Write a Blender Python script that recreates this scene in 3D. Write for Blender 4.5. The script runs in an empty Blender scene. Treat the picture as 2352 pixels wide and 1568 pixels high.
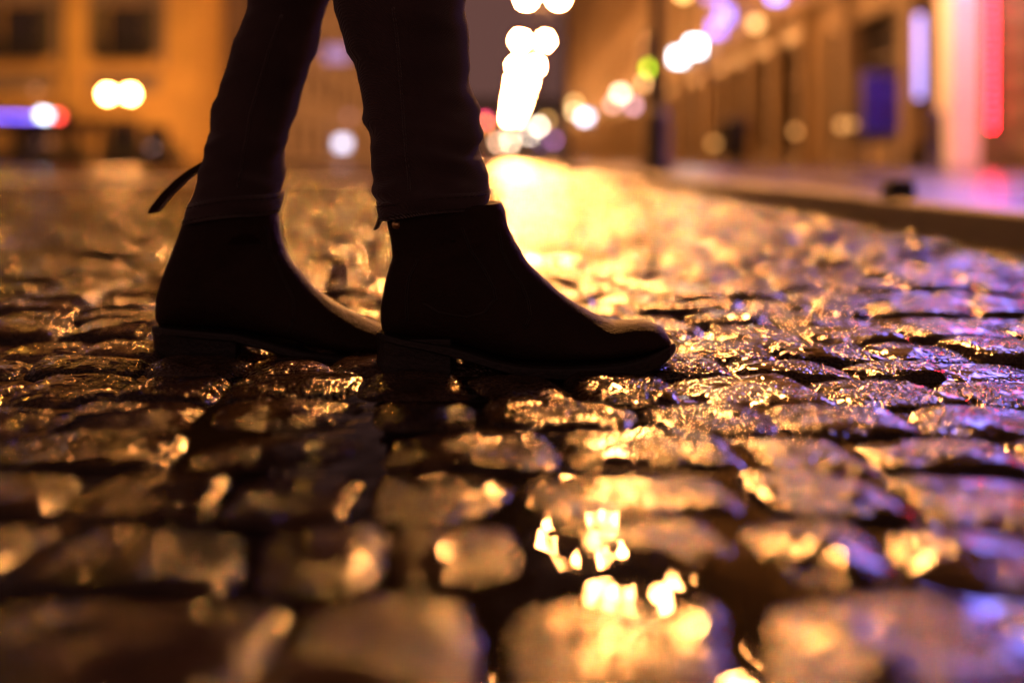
import bpy, bmesh, math, random
import numpy as np
from mathutils import Vector, Matrix
from mathutils.bvhtree import BVHTree

random.seed(7)
SC = bpy.context.scene
COL = SC.collection
PI = math.pi

# ------------------------------------------------------------------ camera
F = 2287.0            # focal length in px of the 2352 px wide picture (35 mm on 36 mm)
HZ = 370.0            # horizon row
CX = 1176.0
CH = 0.20             # camera height
FOCUS = 0.93
cam = bpy.data.cameras.new('camera')
cam.lens = 35.0
cam.sensor_width = 36.0
cam.shift_y = -(784.0 - HZ) / 2352.0
cam.clip_start = 0.02
cam.clip_end = 2000
cam.dof.use_dof = True
cam.dof.focus_distance = FOCUS
cam.dof.aperture_fstop = 1.55
cam.dof.aperture_blades = 0
camo = bpy.data.objects.new('camera', cam)
camo.location = (0, 0, CH)
camo.rotation_euler = (math.radians(90), 0, 0)
COL.objects.link(camo)
SC.camera = camo


def P(u, v, Y):
    """a picture point at depth Y -> (x, z)"""
    return ((u - CX) * Y / F, CH + (HZ - v) * Y / F)


# ------------------------------------------------------------------ materials
def new_mat(name):
    m = bpy.data.materials.new(name)
    m.use_nodes = True
    nt = m.node_tree
    nt.nodes.clear()
    out = nt.nodes.new('ShaderNodeOutputMaterial')
    return m, nt, out


def nd(nt, t, **kw):
    n = nt.nodes.new(t)
    for k, v in kw.items():
        if k.startswith('i_'):
            n.inputs[k[2:].replace('_', ' ')].default_value = v
        else:
            setattr(n, k, v)
    return n


def principled(nt, out):
    p = nt.nodes.new('ShaderNodeBsdfPrincipled')
    nt.links.new(p.outputs['BSDF'], out.inputs['Surface'])
    return p


def surf(name, base, rough=0.6, var=0.25, scale=3.0, bump=0.0, bscale=60.0, metal=0.0, spec=0.5):
    """a painted / stone / metal surface with mottling, uneven gloss and a fine relief"""
    m, nt, out = new_mat(name)
    p = principled(nt, out)
    tc = nd(nt, 'ShaderNodeTexCoord')
    n1 = nd(nt, 'ShaderNodeTexNoise')
    n1.inputs['Scale'].default_value = scale
    n1.inputs['Detail'].default_value = 5
    nt.links.new(tc.outputs['Object'], n1.inputs['Vector'])
    r = nd(nt, 'ShaderNodeValToRGB')
    r.color_ramp.elements[0].position = .3
    r.color_ramp.elements[1].position = .7
    lo = [c * (1 - var) for c in base]
    hi = [min(1, c * (1 + var)) for c in base]
    r.color_ramp.elements[0].color = (*lo, 1)
    r.color_ramp.elements[1].color = (*hi, 1)
    nt.links.new(n1.outputs['Fac'], r.inputs['Fac'])
    nt.links.new(r.outputs['Color'], p.inputs['Base Color'])
    mr = nd(nt, 'ShaderNodeMapRange')
    mr.inputs['To Min'].default_value = max(0.03, rough - .08)
    mr.inputs['To Max'].default_value = min(1, rough + .08)
    nt.links.new(n1.outputs['Fac'], mr.inputs['Value'])
    nt.links.new(mr.outputs['Result'], p.inputs['Roughness'])
    p.inputs['Metallic'].default_value = metal
    p.inputs['Specular IOR Level'].default_value = spec
    if bump:
        n2 = nd(nt, 'ShaderNodeTexNoise')
        n2.inputs['Scale'].default_value = bscale
        n2.inputs['Detail'].default_value = 4
        nt.links.new(tc.outputs['Object'], n2.inputs['Vector'])
        b = nd(nt, 'ShaderNodeBump')
        b.inputs['Strength'].default_value = 1.0
        b.inputs['Distance'].default_value = bump
        nt.links.new(n2.outputs['Fac'], b.inputs['Height'])
        nt.links.new(b.outputs['Normal'], p.inputs['Normal'])
    return m


def glow(name, col, strength):
    m, nt, out = new_mat(name)
    p = principled(nt, out)
    p.inputs['Base Color'].default_value = (.6, .6, .6, 1)
    p.inputs['Emission Color'].default_value = (*col, 1)
    p.inputs['Emission Strength'].default_value = strength
    return m


SODIUM = (1.0, .375, .095)
LAMP_L = 2300.0
M = {}
M['globe'] = glow('lamp_glass_lit', SODIUM, LAMP_L)
M['globe_left'] = glow('lamp_glass_lit_far', SODIUM, 170.0)
M['lamp_head'] = glow('sodium_head_lit', (1.0, .40, .045), 900.0)
M['iron'] = surf('dark_iron', (.018, .018, .022), .45, .3, 8, .0006, 90, .3)
M['limestone'] = surf('limestone', (.13, .082, .034), .75, .18, .8, .01, 14)
M['limestone_dark'] = surf('sooty_limestone', (.13, .09, .055), .75, .25, .6, .01, 14)
M['ochre'] = surf('ochre_render', (.62, .42, .15), .8, .14, .7, .006, 20)
M['grey_stone'] = surf('grey_stone', (.22, .18, .17), .8, .2, .7, .008, 16)
M['shutter'] = surf('dark_shutter', (.035, .03, .035), .5, .2, 6)
M['glass'] = surf('dark_glass', (.012, .012, .018), .08, .2, 2)
M['frame'] = surf('window_frame_paint', (.06, .045, .04), .5, .2, 6)
M['timber'] = surf('dark_shopfront_timber', (.035, .022, .016), .5, .3, 4)
M['zinc'] = surf('zinc_roof', (.10, .10, .12), .45, .2, 1)
M['white_paint'] = surf('white_panel', (.72, .70, .72), .4, .06, 2)
M['navy'] = surf('navy_enamel', (.012, .014, .09), .35, .3, 3)
M['awning'] = surf('awning_cloth', (.05, .03, .04), .8, .2, 4)
M['paint_line'] = surf('worn_road_paint', (.30, .28, .25), .35, .35, 30, .002, 180)
M['black_plastic'] = surf('black_plastic', (.012, .012, .013), .4, .2, 30, .0006, 200)
M['leaf'] = surf('hedge_leaf', (.03, .05, .02), .5, .4, 12)
M['soil'] = surf('planter_wood', (.05, .035, .025), .7, .3, 10)
M['skin'] = surf('skin', (.45, .28, .2), .5, .08, 20)
M['hair'] = surf('brown_hair', (.03, .018, .012), .5, .3, 40)
M['coat'] = surf('dark_coat', (.015, .014, .018), .85, .3, 40, .0008, 300)
M['zip_metal'] = surf('gold_metal', (.75, .52, .22), .28, .15, 60, .0005, 500, 1.0)


# ------- granite setts, wet
BEAD_SCALE, BEAD_H = 235, .0021


def stone_mat():
    m, nt, out = new_mat('wet_granite')
    p = principled(nt, out)
    L = nt.links.new
    tc = nd(nt, 'ShaderNodeTexCoord')
    at = nd(nt, 'ShaderNodeAttribute', attribute_name='tone')
    big = nd(nt, 'ShaderNodeTexNoise')
    big.inputs['Scale'].default_value = 24
    big.inputs['Detail'].default_value = 5
    L(tc.outputs['Object'], big.inputs['Vector'])
    vor = nd(nt, 'ShaderNodeTexVoronoi')
    vor.inputs['Scale'].default_value = 420
    L(tc.outputs['Object'], vor.inputs['Vector'])
    # grain of the granite: light, dark and rusty crystals
    ramp = nd(nt, 'ShaderNodeValToRGB')
    cr = ramp.color_ramp
    cr.elements[0].position, cr.elements[0].color = .0, (.008, .006, .005, 1)
    cr.elements[1].position, cr.elements[1].color = 1., (.11, .072, .046, 1)
    e = cr.elements.new(.5)
    e.color = (.034, .022, .014, 1)
    sep = nd(nt, 'ShaderNodeSeparateColor')
    L(vor.outputs['Color'], sep.inputs['Color'])
    mixv = nd(nt, 'ShaderNodeMath', operation='MULTIPLY_ADD')
    L(sep.outputs['Red'], mixv.inputs[0])
    mixv.inputs[1].default_value = .35
    mm = nd(nt, 'ShaderNodeMath', operation='MULTIPLY')
    L(big.outputs['Fac'], mm.inputs[0])
    L(at.outputs['Fac'], mm.inputs[1])
    L(mm.outputs[0], mixv.inputs[2])
    L(mixv.outputs[0], ramp.inputs['Fac'])
    L(ramp.outputs['Color'], p.inputs['Base Color'])
    # wetness varies over the stone
    film = nd(nt, 'ShaderNodeTexNoise')
    film.inputs['Scale'].default_value = 60
    film.inputs['Detail'].default_value = 3
    L(tc.outputs['Object'], film.inputs['Vector'])
    rr = nd(nt, 'ShaderNodeMapRange')
    rr.inputs['From Min'].default_value = .44
    rr.inputs['From Max'].default_value = .58
    rr.inputs['To Min'].default_value = .05
    rr.inputs['To Max'].default_value = .16
    L(film.outputs['Fac'], rr.inputs['Value'])
    rs_ = nd(nt, 'ShaderNodeMapRange')
    rs_.inputs['From Min'].default_value = .44
    rs_.inputs['From Max'].default_value = .58
    rs_.inputs['To Min'].default_value = .6
    rs_.inputs['To Max'].default_value = .28
    L(film.outputs['Fac'], rs_.inputs['Value'])
    ed2 = nd(nt, 'ShaderNodeAttribute', attribute_name='edge')
    smix = nd(nt, 'ShaderNodeMix')
    L(ed2.outputs['Fac'], smix.inputs['Factor'])
    L(rs_.outputs['Result'], smix.inputs['A'])
    smix.inputs['B'].default_value = .6
    L(smix.outputs['Result'], p.inputs['Specular IOR Level'])
    ed = nd(nt, 'ShaderNodeAttribute', attribute_name='edge')
    rmix = nd(nt, 'ShaderNodeMix')
    L(ed.outputs['Fac'], rmix.inputs['Factor'])
    L(rr.outputs['Result'], rmix.inputs['A'])
    rmix.inputs['B'].default_value = .06
    L(rmix.outputs['Result'], p.inputs['Roughness'])
    p.inputs['IOR'].default_value = 1.5
    # grain relief: crystals of 3 mm, chips of 8 mm
    # beads: every crystal is a little dome under the water film
    wob = nd(nt, 'ShaderNodeTexNoise')
    wob.inputs['Scale'].default_value = 120
    L(tc.outputs['Object'], wob.inputs['Vector'])
    wadd = nd(nt, 'ShaderNodeVectorMath', operation='MULTIPLY_ADD')
    L(wob.outputs['Color'], wadd.inputs[0])
    wadd.inputs[1].default_value = (.006, .006, .006)
    L(tc.outputs['Object'], wadd.inputs[2])
    g1 = nd(nt, 'ShaderNodeTexVoronoi')
    g1.inputs['Scale'].default_value = BEAD_SCALE
    L(wadd.outputs[0], g1.inputs['Vector'])
    sq = nd(nt, 'ShaderNodeMath', operation='POWER')
    L(g1.outputs['Distance'], sq.inputs[0])
    sq.inputs[1].default_value = 2.0
    bm_ = nd(nt, 'ShaderNodeMapRange')
    bm_.inputs['From Min'].default_value = .42
    bm_.inputs['From Max'].default_value = .60
    bm_.inputs['To Min'].default_value = -.04
    bm_.inputs['To Max'].default_value = -1.3
    L(big.outputs['Fac'], bm_.inputs['Value'])
    hgt = nd(nt, 'ShaderNodeMath', operation='MULTIPLY')
    L(sq.outputs[0], hgt.inputs[0])
    L(bm_.outputs[0], hgt.inputs[1])
    b1 = nd(nt, 'ShaderNodeBump')
    b1.inputs['Distance'].default_value = BEAD_H
    b1.inputs['Strength'].default_value = 1
    L(hgt.outputs[0], b1.inputs['Height'])
    g2 = nd(nt, 'ShaderNodeTexNoise')
    g2.inputs['Scale'].default_value = 60
    g2.inputs['Detail'].default_value = 2
    L(tc.outputs['Object'], g2.inputs['Vector'])
    b2 = nd(nt, 'ShaderNodeBump')
    b2.inputs['Distance'].default_value = .0016
    b2.inputs['Strength'].default_value = 1
    L(g2.outputs['Fac'], b2.inputs['Height'])
    L(b2.outputs['Normal'], b1.inputs['Normal'])
    L(b1.outputs['Normal'], p.inputs['Normal'])
    return m


M['stone'] = stone_mat()


def water_mat():
    m, nt, out = new_mat('gap_water')
    p = principled(nt, out)
    p.inputs['Base Color'].default_value = (.012, .009, .007, 1)
    p.inputs['Roughness'].default_value = .035
    p.inputs['IOR'].default_value = 1.33
    tc = nd(nt, 'ShaderNodeTexCoord')
    n = nd(nt, 'ShaderNodeTexNoise')
    n.inputs['Scale'].default_value = 18
    n.inputs['Detail'].default_value = 1
    nt.links.new(tc.outputs['Object'], n.inputs['Vector'])
    b = nd(nt, 'ShaderNodeBump')
    b.inputs['Distance'].default_value = .004
    nt.links.new(n.outputs['Fac'], b.inputs['Height'])
    n2 = nd(nt, 'ShaderNodeTexNoise')
    n2.inputs['Scale'].default_value = 48
    n2.inputs['Detail'].default_value = 1
    nt.links.new(tc.outputs['Object'], n2.inputs['Vector'])
    b2 = nd(nt, 'ShaderNodeBump')
    b2.inputs['Distance'].default_value = .0013
    nt.links.new(n2.outputs['Fac'], b2.inputs['Height'])
    nt.links.new(b.outputs['Normal'], b2.inputs['Normal'])
    nt.links.new(b2.outputs['Normal'], p.inputs['Normal'])
    return m


M['water'] = water_mat()


def wet_slab_mat(name, base, r0, r1):
    m, nt, out = new_mat(name)
    p = principled(nt, out)
    L = nt.links.new
    tc = nd(nt, 'ShaderNodeTexCoord')
    n = nd(nt, 'ShaderNodeTexNoise')
    n.inputs['Scale'].default_value = 1.7
    n.inputs['Detail'].default_value = 6
    L(tc.outputs['Object'], n.inputs['Vector'])
    mr = nd(nt, 'ShaderNodeMapRange')
    mr.inputs['From Min'].default_value = .35
    mr.inputs['From Max'].default_value = .65
    mr.inputs['To Min'].default_value = r0
    mr.inputs['To Max'].default_value = r1
    L(n.outputs['Fac'], mr.inputs['Value'])
    L(mr.outputs['Result'], p.inputs['Roughness'])
    ramp = nd(nt, 'ShaderNodeValToRGB')
    ramp.color_ramp.elements[0].color = (*[c * .6 for c in base], 1)
    ramp.color_ramp.elements[1].color = (*[c * 1.3 for c in base], 1)
    L(n.outputs['Fac'], ramp.inputs['Fac'])
    L(ramp.outputs['Color'], p.inputs['Base Color'])
    n2 = nd(nt, 'ShaderNodeTexNoise')
    n2.inputs['Scale'].default_value = 45
    n2.inputs['Detail'].default_value = 4
    L(tc.outputs['Object'], n2.inputs['Vector'])
    b = nd(nt, 'ShaderNodeBump')
    b.inputs['Distance'].default_value = .003
    L(n2.outputs['Fac'], b.inputs['Height'])
    L(b.outputs['Normal'], p.inputs['Normal'])
    return m


M['pavement'] = wet_slab_mat('wet_asphalt_pavement', (.07, .065, .065), .14, .34)
M['kerb'] = wet_slab_mat('kerb_granite', (.16, .14, .12), .3, .5)


def leather_mat():
    m, nt, out = new_mat('black_leather')
    p = principled(nt, out)
    L = nt.links.new
    tc = nd(nt, 'ShaderNodeTexCoord')
    n = nd(nt, 'ShaderNodeTexNoise')
    n.inputs['Scale'].default_value = 30
    n.inputs['Detail'].default_value = 5
    L(tc.outputs['Object'], n.inputs['Vector'])
    ramp = nd(nt, 'ShaderNodeValToRGB')
    ramp.color_ramp.elements[0].color = (.014, .009, .0065, 1)
    ramp.color_ramp.elements[1].color = (.044, .026, .018, 1)
    L(n.outputs['Fac'], ramp.inputs['Fac'])
    L(ramp.outputs['Color'], p.inputs['Base Color'])
    mr = nd(nt, 'ShaderNodeMapRange')
    mr.inputs['To Min'].default_value = .5
    mr.inputs['To Max'].default_value = .72
    p.inputs['Specular IOR Level'].default_value = .15
    L(n.outputs['Fac'], mr.inputs['Value'])
    L(mr.outputs['Result'], p.inputs['Roughness'])
    v = nd(nt, 'ShaderNodeTexVoronoi')
    v.inputs['Scale'].default_value = 700
    L(tc.outputs['Object'], v.inputs['Vector'])
    b0 = nd(nt, 'ShaderNodeBump')
    b0.inputs['Distance'].default_value = .0004
    L(v.outputs['Distance'], b0.inputs['Height'])
    n3 = nd(nt, 'ShaderNodeTexNoise')
    n3.inputs['Scale'].default_value = 90
    n3.inputs['Detail'].default_value = 4
    L(tc.outputs['Object'], n3.inputs['Vector'])
    b = nd(nt, 'ShaderNodeBump')
    b.inputs['Distance'].default_value = .0016
    L(n3.outputs['Fac'], b.inputs['Height'])
    L(b0.outputs['Normal'], b.inputs['Normal'])
    L(b.outputs['Normal'], p.inputs['Normal'])
    return m


def denim_mat():
    m, nt, out = new_mat('black_denim')
    p = principled(nt, out)
    L = nt.links.new
    tc = nd(nt, 'ShaderNodeTexCoord')
    n = nd(nt, 'ShaderNodeTexNoise')
    n.inputs['Scale'].default_value = 16
    n.inputs['Detail'].default_value = 6
    L(tc.outputs['Object'], n.inputs['Vector'])
    ramp = nd(nt, 'ShaderNodeValToRGB')
    ramp.color_ramp.elements[0].color = (.035, .024, .026, 1)
    ramp.color_ramp.elements[1].color = (.10, .07, .072, 1)
    L(n.outputs['Fac'], ramp.inputs['Fac'])
    L(ramp.outputs['Color'], p.inputs['Base Color'])
    p.inputs['Roughness'].default_value = .9
    p.inputs['Specular IOR Level'].default_value = .2
    p.inputs['Sheen Weight'].default_value = .5
    p.inputs['Sheen Roughness'].default_value = .4
    w = nd(nt, 'ShaderNodeTexWave')
    w.inputs['Scale'].default_value = 260
    w.bands_direction = 'DIAGONAL'
    L(tc.outputs['Object'], w.inputs['Vector'])
    b = nd(nt, 'ShaderNodeBump')
    b.inputs['Distance'].default_value = .0005
    L(w.outputs['Fac'], b.inputs['Height'])
    L(b.outputs['Normal'], p.inputs['Normal'])
    return m


M['leather'] = leather_mat()
M['denim'] = denim_mat()
M['sole'] = surf('sole_rubber', (.012, .009, .007), .5, .4, 60, .0008, 260)
M['stitch'] = surf('stitch_thread', (.03, .022, .016), .7, .2, 60)


# ------------------------------------------------------------------ mesh helper
class MB:
    def __init__(self):
        self.v, self.f, self.mi = [], [], []
        self.cur = 0

    def box(self, x0, x1, y0, y1, z0, z1):
        b = len(self.v)
        self.v += [(x0, y0, z0), (x1, y0, z0), (x1, y1, z0), (x0, y1, z0),
                   (x0, y0, z1), (x1, y0, z1), (x1, y1, z1), (x0, y1, z1)]
        for q in ((0, 3, 2, 1), (4, 5, 6, 7), (0, 1, 5, 4), (1, 2, 6, 5), (2, 3, 7, 6), (3, 0, 4, 7)):
            self.f.append([b + i for i in q])
        return self

    def quad(self, *pts):
        b = len(self.v)
        self.v += [tuple(p) for p in pts]
        self.f.append(list(range(b, b + len(pts))))
        return self

    def rings(self, rings, cap=True, closed=True):
        b = len(self.v)
        n = len(rings[0])
        for r in rings:
            self.v += [tuple(p) for p in r]
        for i in range(len(rings) - 1):
            for j in range(n if closed else n - 1):
                k = (j + 1) % n
                self.f.append([b + i * n + j, b + i * n + k, b + (i + 1) * n + k, b + (i + 1) * n + j])
        if cap:
            self.f.append([b + j for j in reversed(range(n))])
            o = b + (len(rings) - 1) * n
            self.f.append([o + j for j in range(n)])
        return self

    def lathe(self, cx, cy, prof, n=20, cap=True):
        return self.rings([[(cx + r * math.cos(2 * PI * j / n), cy + r * math.sin(2 * PI * j / n), z)
                            for j in range(n)] for r, z in prof], cap)

    def tube(self, pts, r, n=8, cap=True):
        pts = [Vector(p) for p in pts]
        rs = r if isinstance(r, (list, tuple)) else [r] * len(pts)
        rings = []
        for i, p in enumerate(pts):
            d = (pts[min(i + 1, len(pts) - 1)] - pts[max(i - 1, 0)]).normalized()
            up = Vector((0, 0, 1)) if abs(d.z) < .9 else Vector((0, 1, 0))
            a = d.cross(up).normalized()
            c = a.cross(d)
            rings.append([p + (a * math.cos(2 * PI * j / n) + c * math.sin(2 * PI * j / n)) * rs[i] for j in range(n)])
        return self.rings(rings, cap)

    def sphere(self, c, r, n=12, m=8, sx=1, sy=1, sz=1):
        rings = []
        for i in range(1, m):
            t = PI * i / m
            rings.append([(c[0] + sx * r * math.sin(t) * math.cos(2 * PI * j / n),
                           c[1] + sy * r * math.sin(t) * math.sin(2 * PI * j / n),
                           c[2] - sz * r * math.cos(t)) for j in range(n)])
        return self.rings(rings, True)

    def build(self, name, mat, parent=None, smooth=False, bevel=0, loc=None):
        me = bpy.data.meshes.new(name)
        v = self.v
        if loc is not None:
            v = [(p[0] - loc[0], p[1] - loc[1], p[2] - loc[2]) for p in v]
        me.from_pydata([tuple(p) for p in v], [], self.f)
        me.materials.append(mat)
        o = bpy.data.objects.new(name, me)
        COL.objects.link(o)
        if loc is not None:
            o.location = loc
        if parent:
            o.parent = parent
        bm = bmesh.new()
        bm.from_mesh(me)
        bmesh.ops.recalc_face_normals(bm, faces=bm.faces)
        bm.to_mesh(me)
        bm.free()
        if smooth:
            me.shade_smooth()
        if bevel:
            md = o.modifiers.new('bevel', 'BEVEL')
            md.width = bevel
            md.segments = 2
            md.limit_method = 'ANGLE'
        return o


def thing(name, label, cat, loc=(0, 0, 0), rz=0.0, group=None):
    o = bpy.data.objects.new(name, None)
    COL.objects.link(o)
    o.location = loc
    o.rotation_euler = (0, 0, rz)
    o.empty_display_size = .2
    tag(o, label, cat, group)
    return o


def tag(o, label, cat, group=None):
    o['label'] = label
    o['category'] = cat
    if group:
        o['group'] = group
    return o


def structure(o):
    o['kind'] = 'structure'
    return o


# ------------------------------------------------------------------ numpy noise
def hash2(ix, iy, seed):
    h = (ix.astype(np.int64) * 374761393 + iy.astype(np.int64) * 668265263 + seed * 974634777) & 0x7fffffff
    h = ((h ^ (h >> 13)) * 1274126177) & 0x7fffffff
    h = h ^ (h >> 16)
    return (h & 0xffff) / 65535.0


def vnoise(x, y, seed=0):
    ix, iy = np.floor(x), np.floor(y)
    fx, fy = x - ix, y - iy
    fx = fx * fx * fx * (fx * (fx * 6 - 15) + 10)
    fy = fy * fy * fy * (fy * (fy * 6 - 15) + 10)
    a = hash2(ix, iy, seed)
    b = hash2(ix + 1, iy, seed)
    c = hash2(ix, iy + 1, seed)
    d = hash2(ix + 1, iy + 1, seed)
    return (a + (b - a) * fx) * (1 - fy) + (c + (d - c) * fx) * fy - .5


# ------------------------------------------------------------------ the road of setts
def kerb_x(y):
    return 1.10 + .004 * y - .0145 * max(0, y - 16)


def axis(core0, core1, step, lo, hi, pw):
    """coordinates: even inside [core0, core1], growing outside"""
    pts = list(np.arange(core0, core1, step))
    s = core1
    ref = max(abs(core1), .3)
    while s < hi:
        pts.append(s)
        s += step * max(1, abs(s) / ref) ** pw
    s = core0 - step
    ref0 = max(abs(core0), .35)
    neg = []
    while s > lo:
        neg.append(s)
        s -= step * max(1, (abs(s - core0) + ref0) / ref0) ** pw
    return np.array(neg[::-1] + pts)


RD = .108


def setts(X, Y):
    """height and tone of the setts at X, Y"""
    ang = math.radians(-1.5)
    xr = X * math.cos(ang) - Y * math.sin(ang)
    yr = X * math.sin(ang) + Y * math.cos(ang)
    yr = yr + .022 * vnoise(xr * 2.1, yr * 2.1, 3) * 2 + .010 * vnoise(xr * 8, yr * 8, 4) * 2
    xr = xr + .014 * vnoise(xr * 9, yr * 9, 5) * 2
    yr = yr + .017
    rr_ = np.random.RandomState(5)
    rw = rr_.uniform(.080, .118, 2800)
    rb = np.cumsum(rw) - 12.0
    row = np.clip(np.searchsorted(rb, yr) - 1, 0, len(rb) - 2)
    RDv = rw[row + 1]
    t = yr - rb[row]
    xl = np.zeros_like(X)
    xw = np.ones_like(X)
    idx = np.zeros_like(X)
    rng = np.random.RandomState(11)
    r0, r1 = row.min(), row.max()
    for r in range(r0, r1 + 1):
        w = rng.uniform(.074, .132, 900)
        bx = np.cumsum(w) - 43 - rng.uniform(0, .15)
        m = row == r
        if not m.any():
            continue
        k = np.clip(np.searchsorted(bx, xr[m]) - 1, 0, len(bx) - 2)
        xl[m] = bx[k]
        xw[m] = w[k + 1]
        idx[m] = k
    a, b = xw / 2, RDv / 2
    h1 = hash2(idx, row, 1)
    h2 = hash2(idx, row, 2)
    h3 = hash2(idx, row, 6)
    h4 = hash2(idx, row, 8)
    h5 = hash2(idx, row, 9)
    h6 = hash2(idx, row, 10)
    dx, dy = xr - xl - a, t - b
    # no sett is a true rectangle: each is skewed and wedge shaped a little
    p = np.abs(dx + dy * (h5 - .5) * .30) / (a * (1 + dy / b * (h6 - .5) * .16))
    q = np.abs(dy + dx * (h6 - .5) * .16) / b
    ex = 3.2 + 2.6 * h5
    rad = (p ** ex + q ** ex) ** (1 / ex)
    rad = rad + .06 * vnoise(X * 24, Y * 24, 61) + .035 * vnoise(X * 70, Y * 70, 62)
    e = (1 - rad) * np.minimum(a, b)
    gap = .0006 + .0018 * vnoise(X * 14, Y * 14, 21)
    k = np.clip((e - gap) / (.010 + .010 * h4), 0, 1)
    quarter = np.sqrt(np.maximum(0, 1 - (1 - k) ** 2))
    depth = .0072 * np.clip(.62 + .5 * (Y - .35), .62, 1)
    h = -depth + depth * quarter
    top = .0045 * (1 - np.minimum(1, rad) ** 2) + (xr - xl - a) * (h1 - .5) * .085 + (t - b) * (h2 - .5) * .095 + (h3 - .5) * np.where(Y > 1.9, .017, np.where((Y < 1.22) & (np.abs(X) < .42), .005, .011)) * np.clip(.3 + Y * .9, 0, 1)
    rough = .0030 * vnoise(X * 30, Y * 30, 31) + .0016 * vnoise(X * 80, Y * 80, 32) + .0010 * vnoise(X * 190, Y * 190, 33)
    h = h + top * quarter + rough * (.4 + .6 * quarter)
    h += .012 * vnoise(X * .9, Y * .9, 41)            # the street settles unevenly
    tone = .55 + .75 * h4
    edge = np.clip(1.25 - k * 1.15, 0, 1)            # rain gathers on the shoulders and in the joints
    return h, tone, edge


def build_road():
    xs = axis(-.55, .55, .0034, -40, 1.35, 1.2)
    xs = xs[xs < 1.32]
    ys = axis(.70, 1.30, .0034, -6, 230, 1.02)
    X, Y = np.meshgrid(xs, ys)
    H, T, E = setts(X, Y)
    # far away the relief is finer than the grid: fade it to keep the sheet smooth
    fade = np.clip((42 - Y) / 24, 0, 1)
    H = H * fade + (-.004) * (1 - fade)
    nx, ny = len(xs), len(ys)
    co = np.stack([X, Y, H], -1).reshape(-1, 3).astype(np.float32)
    i = np.arange(ny - 1)[:, None] * nx + np.arange(nx - 1)[None, :]
    quads = np.stack([i, i + 1, i + 1 + nx, i + nx], -1).reshape(-1, 4).astype(np.int32)
    me = bpy.data.meshes.new('road')
    me.vertices.add(len(co))
    me.vertices.foreach_set('co', co.ravel())
    me.loops.add(quads.size)
    me.loops.foreach_set('vertex_index', quads.ravel())
    me.polygons.add(len(quads))
    me.polygons.foreach_set('loop_start', np.arange(0, quads.size, 4, dtype=np.int32))
    me.polygons.foreach_set('use_smooth', np.ones(len(quads), bool))
    me.update()
    at = me.attributes.new('tone', 'FLOAT', 'POINT')
    at.data.foreach_set('value', T.ravel().astype(np.float32))
    at = me.attributes.new('edge', 'FLOAT', 'POINT')
    at.data.foreach_set('value', E.ravel().astype(np.float32))
    me.materials.append(M['stone'])
    o = bpy.data.objects.new('road', me)
    COL.objects.link(o)
    structure(o)
    print('road verts', len(co))


build_road()

# rain water standing in the joints: one level sheet that the setts stand out of
wm = MB()
wxs = list(np.linspace(-6, -.8, 70)) + list(np.linspace(-.78, .8, 120)) + list(np.linspace(.83, 1.3, 10))
wys = list(np.linspace(-1, .3, 12)) + list(np.linspace(.32, 1.5, 90)) + list(np.linspace(1.55, 14, 180))
WX, WY = np.meshgrid(wxs, wys)
WH = -.0048 + .0042 * vnoise(WX * 1.7 + 3, WY * 1.7, 51) * 2 + .012 * vnoise(WX * .9, WY * .9, 41)
WH += .0055 * np.exp(-(((WX - .06) / .065) ** 2 + ((WY - .47) / .075) ** 2)) - .004 * np.exp(-((WX / .06) ** 2 + ((WY - .64) / .07) ** 2))
for r in range(len(wys)):
    for c in range(len(wxs)):
        wm.v.append((wxs[c], wys[r], WH[r, c]))
n = len(wxs)
for r in range(len(wys) - 1):
    for c in range(n - 1):
        wm.f.append([r * n + c, r * n + c + 1, (r + 1) * n + c + 1, (r + 1) * n + c])
structure(wm.build('water', M['water'], smooth=True))

# ground reaching the horizon
g = MB()
g.quad((-600, -60, -.06), (600, -60, -.06), (600, 900, -.06), (-600, 900, -.06))
structure(g.build('ground', M['pavement']))

# pavement and kerb on the right
PZ = .09
pv = MB()
for y0, y1 in ((-6, 16), (16, 125)):
    pv.quad((kerb_x(y0) + .13, y0, PZ - .003), (9.5, y0, PZ - .003), (9.5, y1, PZ - .003), (kerb_x(y1) + .13, y1, PZ - .003))
structure(pv.build('pavement', M['pavement']))
kb = MB()
y = -6.0
while y < 120:
    L = 1.15
    x0 = kerb_x(y + L / 2) + random.uniform(-.004, .004)
    dz = random.uniform(-.003, .003)
    kb.box(x0, x0 + .15, y + .010, y + L - .010, -.07, PZ + dz)
    y += L
structure(kb.build('kerb', M['kerb'], bevel=.012))
# far pavement on the left, before the ochre house
pl = MB()
pl.box(-60, -8.5, 44, 62, -.05, .12)
structure(pl.build('pavement', M['pavement']))
# white painted line across the left half of the street
rm = MB()
rm.box(-9.5, -1.2, 9.6, 11.3, -.02, .0125)
structure(rm.build('road_marking', M['paint_line']))


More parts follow.
